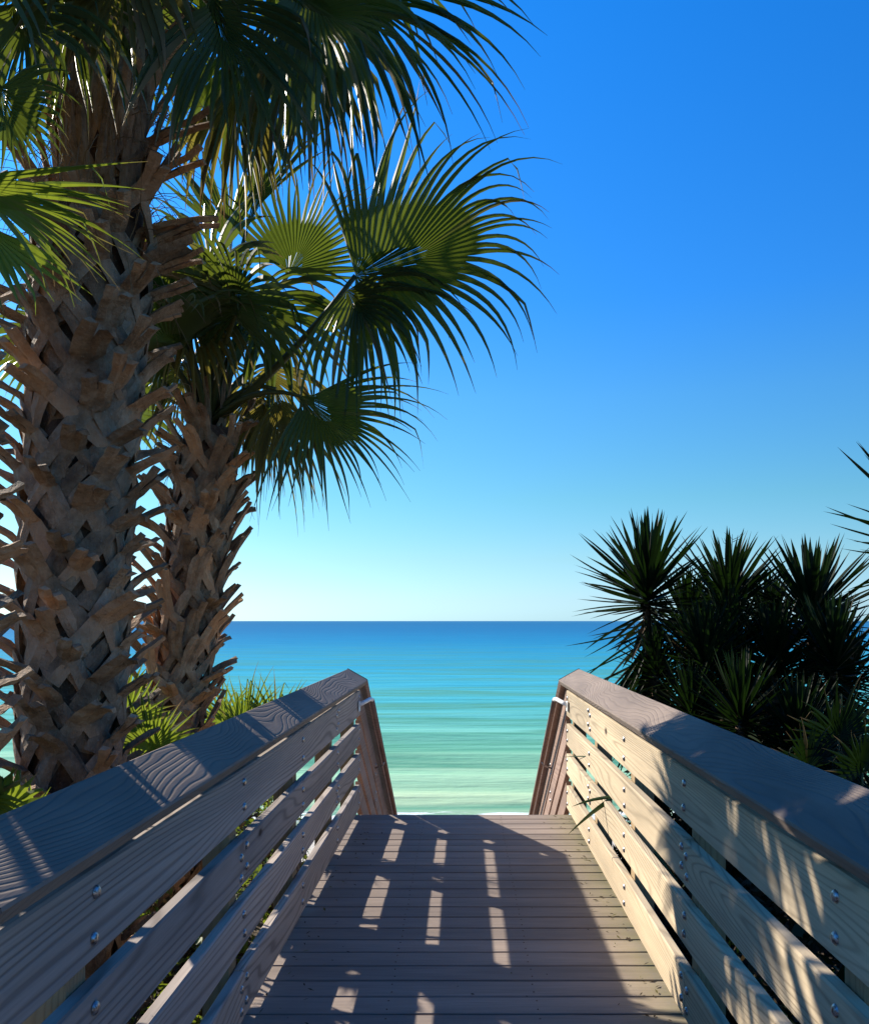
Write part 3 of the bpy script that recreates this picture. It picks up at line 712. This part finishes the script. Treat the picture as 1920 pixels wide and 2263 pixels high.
F2(P(560, 790, 4.6), P(600, 930, 4.6), 0.58, 110, Nseg=24, droop=1.0, mat=M_frond_y, rnd=R_, ragged=0.3, split=0.1, wide=0.55)
F2(P(510, 780, 4.9), P(500, 900, 4.9), 0.50, 140, Nseg=24, droop=1.1, mat=M_frond_y, rnd=R_, ragged=0.3, split=0.1, wide=0.5)
F2(P(450, 560, 4.6), P(400, 520, 4.6), 0.55, 240, Nseg=28, droop=0.7, rnd=R_, split=0.15, wide=0.65)
for hub_ in (V((-2.05, 5.35, 2.75)), V((-2.5, 5.3, 3.2))):
    F2(hub_, hub_ + V((-0.5, 0.5, -0.5)), 0.60, 290, Nseg=34, droop=0.5, rnd=R_, nrm=V((-0.6, 0.3, 0.7)), split=0.35)
crown(T2, at2, 2.5, 41, 6, R=(0.55, 0.7), pet=(0.35, 0.6), elev=(35, 80), azr=(120, 260))
# upright petiole bases of the second palm
for i in range(9):
    a = i * 2.39996; c = at2(2.42 + i * 0.012)
    o = ob('leaf_base', stub_ms[3 + i % 2], T2, c - T2.location + V((0, 0, -0.02)), Matrix.Rotation(a, 3, 'Z').to_quaternion(), (0.42, 0.42, 0.75))

# crown of the big palm
c1 = at1(4.15)
def F1(hub, tow, R, span, **kw):
    return add_frond(T1, kw.pop('base', c1), hub, tow, kw.pop('nrm', V((0.1, -1, -0.2))), R, span, **kw)
F1(P(430, -5, 2.95), P(480, 150, 2.9), 0.60, 150, Nseg=26, droop=0.8, rnd=R_, split=0.16, wide=0.6)
F1(P(590, -20, 3.05), P(750, 60, 2.9), 0.76, 190, Nseg=36, droop=0.75, rnd=R_, split=0.2, wide=0.55)
F1(P(620, -70, 3.3), P(770, 10, 3.3), 0.92, 160, Nseg=34, droop=0.55, rnd=R_, split=0.2, wide=0.55)
F1(P(600, 20, 3.6), P(640, 150, 3.7), 0.66, 150, Nseg=28, droop=1.1, rnd=R_, mat=M_frond_y, split=0.12, wide=0.6)
F1(P(480, 80, 3.9), P(500, 200, 4.0), 0.64, 140, Nseg=26, droop=1.0, rnd=R_, split=0.12, wide=0.65)
F1(P(470, 150, 3.8), P(480, 300, 3.8), 0.60, 110, Nseg=22, droop=1.1, rnd=R_, mat=M_frond_y, split=0.1, wide=0.6)
F1(P(30, 10, 2.9), P(60, 120, 2.8), 0.50, 220, Nseg=30, droop=0.7, rnd=R_, split=0.2, wide=0.7)
F1(P(130, -60, 3.0), P(140, 60, 3.0), 0.55, 220, Nseg=30, droop=0.7, rnd=R_, split=0.15, wide=0.6)
F1(P(250, -120, 2.9), P(240, 60, 2.9), 0.5, 180, Nseg=20, droop=0.9, rnd=R_, mat=M_frond_y, split=0.1, wide=0.5)
crown(T1, at1, 4.2, 51, 12, R=(0.8, 1.0), pet=(0.6, 0.9), elev=(15, 80), azr=(60, 300))
crown(T1, at1, 4.2, 52, 7, R=(0.8, 1.0), pet=(0.6, 0.9), elev=(5, 80), azr=(-70, 60), skip=lambda h: h.z < 4.15)
# crown of the nearest palm: bright fans reaching in from the left edge
c0 = at0(3.0)
def F0(hub, tow, R, span, **kw):
    return add_frond(T0, kw.pop('base', c0), hub, tow, kw.pop('nrm', V((0.2, -0.9, 0.3))), R, span, **kw)
F0(P(-150, 330, 2.3), P(50, 405, 2.35), 0.50, 62, Nseg=15, droop=0.22, rnd=R_, mat=M_palmetto, split=0.25, fold=0.8, wide=0.75)
F0(P(-120, 350, 2.4), P(60, 420, 2.45), 0.46, 60, Nseg=13, droop=0.35, rnd=R_, mat=M_palmetto, nrm=V((0.1, -0.9, 0.2)), split=0.25, wide=0.75)
F0(P(-60, 420, 2.3), P(60, 560, 2.3), 0.34, 60, Nseg=8, droop=0.1, rnd=R_, mat=M_palmetto)
F0(P(0, 180, 2.6), P(20, 260, 2.6), 0.26, 240, Nseg=30, droop=0.5, rnd=R_)
crown(T0, at0, 3.05, 61, 6, R=(0.6, 0.8), pet=(0.5, 0.7), elev=(10, 80), azr=(100, 260), skip=None)

# ------------------------------------------------------------------ palmettos
def palmetto(label, x, y, fans, mat=None, group='low palmettos beside the railings'):
    T = thing('palmetto', label, 'palmetto', (x, y, ground_z(x, y)), group)
    root = V((x, y, ground_z(x, y)))
    for (hub, tow, R, span, ns, nrm) in fans:
        add_frond(T, root, hub, tow, nrm, R, span, Nseg=ns, droop=0.06, mat=mat or M_palmetto, prad=0.005, sag=0.02, rnd=R_, split=0.3, costa=0.05, wide=1.15)
    return T
def fan(xd, yd, Y, dx, dy, Rpx, span=200, ns=24, nrm=(0.2, -1, 0.3)):
    return (P(xd, yd, Y), P(xd + dx, yd + dy, Y - 0.05), Rpx * 1.0884 * Y / F, span, ns, V(nrm))
palmetto('bright green palmetto fans between the two big palm trunks', -1.62, 4.15, [fan(305, 1525, 3.75, 15, -100, 135, 170, 24), fan(255, 1470, 4.0, -10, -100, 120, 190, 24), fan(330, 1545, 3.9, 60, -60, 90, 200, 20), fan(270, 1560, 4.0, -60, -40, 90, 200, 20), fan(255, 1420, 4.6, -10, -80, 90, 180, 20), fan(250, 1600, 3.9, 10, -60, 90, 220, 20)])
palmetto('palmetto with long stiff fans above the far part of the railing cap', -1.75, 5.9, [fan(500, 1490, 5.8, 30, -120, 135, 150, 30), fan(455, 1480, 5.9, -20, -80, 100, 200, 24), fan(560, 1475, 5.8, 40, -90, 110, 150, 22), fan(470, 1530, 5.7, 0, -60, 100, 220, 24)])
palmetto('low palmetto under the left edge palm, close to the railing cap', -1.42, 2.85, [fan(15, 1650, 2.5, 20, -90, 140, 200, 16), fan(-30, 1620, 2.5, 60, -60, 130, 200, 16), fan(60, 1660, 2.9, 20, -60, 90, 200, 18)])
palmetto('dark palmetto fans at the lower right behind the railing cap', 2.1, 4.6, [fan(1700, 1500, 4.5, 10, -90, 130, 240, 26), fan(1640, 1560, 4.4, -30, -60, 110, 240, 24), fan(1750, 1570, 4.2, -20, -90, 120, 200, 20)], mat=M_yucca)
# blades poking through the right railing
def blade_mesh(pts, w, mat, name='leaf'):
    vs, fs = [], []; m = len(pts); pts = [V(p) for p in pts]
    for i, p in enumerate(pts):
        t = (pts[min(i + 1, m - 1)] - pts[max(i - 1, 0)]).normalized(); s = t.cross(V((0.5, -0.8, 0.3))).normalized(); nn = s.cross(t)
        k = i / (m - 1); ww = w * min(1, 0.45 + k * 2.2) * (1 - k ** 2.5) + 0.0004
        vs += [p - s * ww, p + nn * ww * 0.5, p + s * ww, p - nn * ww * 0.15]
    for i in range(m - 1):
        for k in range(4):
            l = (k + 1) % 4; fs.append((i * 4 + k, i * 4 + l, i * 4 + 4 + l, i * 4 + 4 + k))
    return fixn(mesh(name, vs, fs, mat))
def DP(x, y, X):   # sighted on the close-up of the right railing, at lateral distance X
    fx, fy = 1140 + x / 5.196, 1440 + y / 5.196
    Y = X * F / (fx - 1022); return V((X, Y, HCAM - (fy - 1372) * Y / F))
BL = thing('palmetto', 'low plant whose dark sword blades poke between the right railing boards', 'palmetto', (1.15, 4.6, ground_z(1.15, 4.6)), 'low palmettos beside the railings')
M_blade = leafmat('blade_green', (0.03, 0.06, 0.02), (0.07, 0.12, 0.035), (0.15, 0.25, 0.03), 0.3)
for a, b_, w in ((DP(1130, 1670, .82), DP(640, 1780, .60), 0.010), (DP(1130, 1670, .82), DP(600, 2095, .55), 0.013), (DP(1060, 1240, .80), DP(530, 1213, .70), 0.005)):
    root = V((1.15, a.y - 0.05, 0.0)); pts = [root] + [a.lerp(b_, t / 6) + V((0, 0, 0.012 * sin(pi * t / 6))) for t in range(7)]
    ob('leaf', blade_mesh([p - BL.location for p in pts], w, M_blade), BL)

# ------------------------------------------------------------------ yuccas
def yleaf(seed):
    rnd = random.Random(seed); cv = rnd.uniform(-0.05, 0.14); pts = []
    for i in range(6):
        t = i / 5; pts.append(V((0, t, -cv * t * t)))
    vs, fs = [], []; w = 0.040
    for i, p in enumerate(pts):
        t = i / 5; ww = w * (0.75 + 0.6 * t - 1.35 * t * t * t) + 0.0006
        vs += [p + V((-ww, 0, 0)), p + V((0, 0, -ww * 0.55)), p + V((ww, 0, 0))]
    for i in range(5):
        q = i * 3; fs += [(q, q + 1, q + 4, q + 3), (q + 1, q + 2, q + 5, q + 4)]
    return vs, fs
YL = [mesh('leaf', *yleaf(i), M_yucca) for i in range(5)]
YD = [mesh('leaf', *yleaf(i + 20), M_dead) for i in range(3)]
def yucca(label, pos, L, n, seed, lean=0.0, skirt=40, stem=0.35, dead=0.3):
    rnd = random.Random(seed); pos = V(pos); gz = ground_z(pos.x, pos.y)
    T = thing('yucca', label, 'yucca', (pos.x + lean, pos.y, gz), 'yuccas behind the right railing')
    base = V(T.location)
    pts = [base.lerp(pos, t / 5) + V((0.03 * noise.noise(V((t, seed, 0))), 0.03 * noise.noise(V((t, seed, 4))), 0)) - base for t in range(6)]
    ob('trunk', fixn(mesh('trunk', *tube(pts, [0.05, 0.048, 0.045, 0.04, 0.035, 0.02], 8), M_core, True)), T)
    for i in range(n + skirt):
        az = i * 2.39996 + rnd.uniform(-.2, .2)
        if i < n:
            t = i / n; el = radians(86 - 100 * t ** 0.85 + rnd.uniform(-8, 8)); zoff = -0.16 * t; ll = L * rnd.uniform(.85, 1.08) * (0.8 + .2 * sin(pi * min(1, t * 1.5))); me = YL[rnd.randrange(5)]
        else:
            t = (i - n) / max(1, skirt); el = radians(-15 - 50 * t + rnd.uniform(-15, 15)); zoff = -0.16 - stem * t; ll = L * rnd.uniform(.7, 1.0); me = YD[rnd.randrange(3)] if rnd.random() < dead else YL[rnd.randrange(5)]
        d_ = V((cos(az) * cos(el), sin(az) * cos(el), sin(el)))
        upv = V((-cos(az) * sin(el), -sin(az) * sin(el), cos(el)))
        xv = d_.cross(upv); q = Matrix((xv, d_, upv)).transposed().to_quaternion()
        p = pos.lerp(base, min(1, max(0, -zoff / max(0.1, (pos - base).length)))) - base + d_ * 0.02
        ob('leaf', me, T, p, q, (ll * rnd.uniform(.85, 1.25), ll, ll))
    return T
yl = [
 ('tallest spiky yucca head at the left of the clump, against the sky', (1312, 1190, 6.0), .60, 120, 0, 110),
 ('yucca head in the middle of the clump, a little lower than the leftmost one', (1478, 1215, 6.3), .58, 120, 0, 120),
 ('right spiky yucca head of the clump, upright leaves against the sky', (1645, 1235, 6.1), .60, 120, 0, 120),
 ('shaded yucca head low under the tallest one, over the railing end', (1330, 1345, 5.8), .34, 110, 0, 110),
 ('dark yucca rosette in the centre of the clump facing the walkway', (1430, 1330, 5.6), .45, 120, 0, 120),
 ('dark yucca rosette between the middle and right heads', (1570, 1340, 5.7), .48, 120, 0, 120),
 ('yucca reaching out over the sea at the right side of the clump', (1690, 1330, 5.4), .48, 120, 0, 110),
 ('lowest dark yucca close behind the middle of the railing cap', (1500, 1440, 5.0), .40, 120, 0, 120),
 ('low yucca close behind the railing cap right of the lowest one', (1620, 1480, 4.8), .36, 110, 0, 110),
 ('dark rosette filling the gap between the tallest and middle yucca heads', (1395, 1265, 6.6), .50, 120, 0, 120),
 ('dark rosette filling the gap between the middle and right yucca heads', (1560, 1270, 6.7), .52, 120, 0, 120),
 ('dark leaning rosette below and right of the right yucca head', (1720, 1370, 6.2), .40, 120, 0, 120),
 ('shaded rosette directly under the middle yucca head', (1485, 1300, 6.0), .46, 120, 0, 120),
 ('short yucca hidden in the shade beside the end of the railing', (1400, 1430, 5.4), .34, 120, 0, 120),
]
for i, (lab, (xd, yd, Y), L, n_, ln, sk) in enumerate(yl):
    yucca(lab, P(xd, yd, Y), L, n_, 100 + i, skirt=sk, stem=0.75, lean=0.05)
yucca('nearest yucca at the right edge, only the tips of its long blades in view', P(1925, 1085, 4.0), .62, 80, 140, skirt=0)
# thin bare stalk standing up behind the yucca clump
def twig():
    vs, fs = [], []; rnd = random.Random(3)
    b0 = P(1478, 1240, 7.0); t0 = P(1486, 1085, 7.0); g0 = V((b0.x, 7.0, ground_z(b0.x, 7.0)))
    T = thing('dry_stalk', 'thin bare flower stalk rising behind the middle yucca head', 'dry stalk', g0)
    pts = [g0 - g0, b0 - g0, (b0 + t0) / 2 - g0 + V((0.01, 0, 0)), t0 - g0]
    v, f = tube(pts, [0.008, 0.005, 0.004, 0.0015], 5); st_ = ob('stem', fixn(mesh('stem', v, f, M_dead)), T)
    for i in range(22):
        p = (b0 - g0).lerp(t0 - g0, rnd.uniform(.15, .95)); sgn = rnd.choice((-1, 1)); L = rnd.uniform(.04, .11)
        v, f = tube([p, p + V((sgn * L * .7, rnd.uniform(-.04, .04), L * .3)), p + V((sgn * L, 0, L * .8))], [0.003, 0.0022, 0.001], 3); k = len(vs); vs += v; fs += [tuple(q + k for q in ff) for ff in f]
    ob('twigs', mesh('twigs', vs, fs, M_dead), T)
twig()

# ------------------------------------------------------------------ ground cover and leaf litter
def cover(name, label, n, seed, region, mats, size=(0.02, 0.05), hmax=0.5):
    rnd = random.Random(seed); vs, fs, mi = [], [], []
    for i in range(n):
        x, y = region(rnd)
        clump = 0.5 + 0.5 * noise.noise(V((x * 1.7, y * 1.7, seed)))
        z = ground_z(x, y) + hmax * clump * rnd.random() ** 0.8
        L = rnd.uniform(*size); w = L * rnd.uniform(.12, .3)
        d_ = V((rnd.gauss(0, 1), rnd.gauss(0, 1), rnd.gauss(0.3, .8))).normalized(); s = d_.cross(V((rnd.gauss(0, 1), rnd.gauss(0, 1), rnd.gauss(0, 1)))).normalized()
        p = V((x, y, z)); k = len(vs); vs += [p, p + d_ * L * .5 + s * w, p + d_ * L, p + d_ * L * .5 - s * w]; fs.append((k, k + 1, k + 2, k + 3)); mi.append(0 if rnd.random() < .65 else 1)
    me = mesh(name, vs, fs); [me.materials.append(m_) for m_ in mats]; me.polygons.foreach_set('material_index', mi)
    o = ob(name, me); o['kind'] = 'stuff'; o['label'] = label; o['category'] = 'ground cover'
    return o
cover('ground_cover', 'low leafy plants and litter on the dune left of the walkway', 26000, 1, lambda r: (-0.93 - 2.6 * r.random() ** 1.3, r.uniform(0.8, 8.4)), (M_palmetto, M_dead), (0.03, 0.09), 0.55)
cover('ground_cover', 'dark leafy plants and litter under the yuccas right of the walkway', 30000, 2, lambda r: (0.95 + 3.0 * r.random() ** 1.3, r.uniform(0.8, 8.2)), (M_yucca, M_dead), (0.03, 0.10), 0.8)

rnd = random.Random(12); vs, fs, mi = [], [], []
for i in range(170):
    side = rnd.random()
    x = -0.74 + abs(rnd.gauss(0, .10)) if side < .5 else (0.75 - abs(rnd.gauss(0, .08)) if side < .8 else rnd.uniform(-.7, .7)); y = rnd.uniform(2.6, 6.2)
    L = rnd.uniform(.008, .035) * (1.0 if side < .8 else .6); w = L * rnd.uniform(.08, .25); a = rnd.uniform(0, pi); p = V((x, y, 0.003)); d_ = V((cos(a), sin(a), rnd.uniform(0, .25))); q = V((-sin(a), cos(a), 0)); k = len(vs)
    vs += [p, p + d_ * L * .5 + q * w, p + d_ * L, p + d_ * L * .5 - q * w + V((0, 0, .002))]; fs.append((k, k + 1, k + 2, k + 3)); mi.append(0 if rnd.random() < .8 else 1)
me = mesh('leaf_litter', vs, fs); me.materials.append(M_dead); me.materials.append(M_frond_y); me.polygons.foreach_set('material_index', mi)
o = ob('leaf_litter', me); o['kind'] = 'stuff'; o['label'] = 'small dry leaf bits lying on the walkway along the railings'; o['category'] = 'leaf litter'
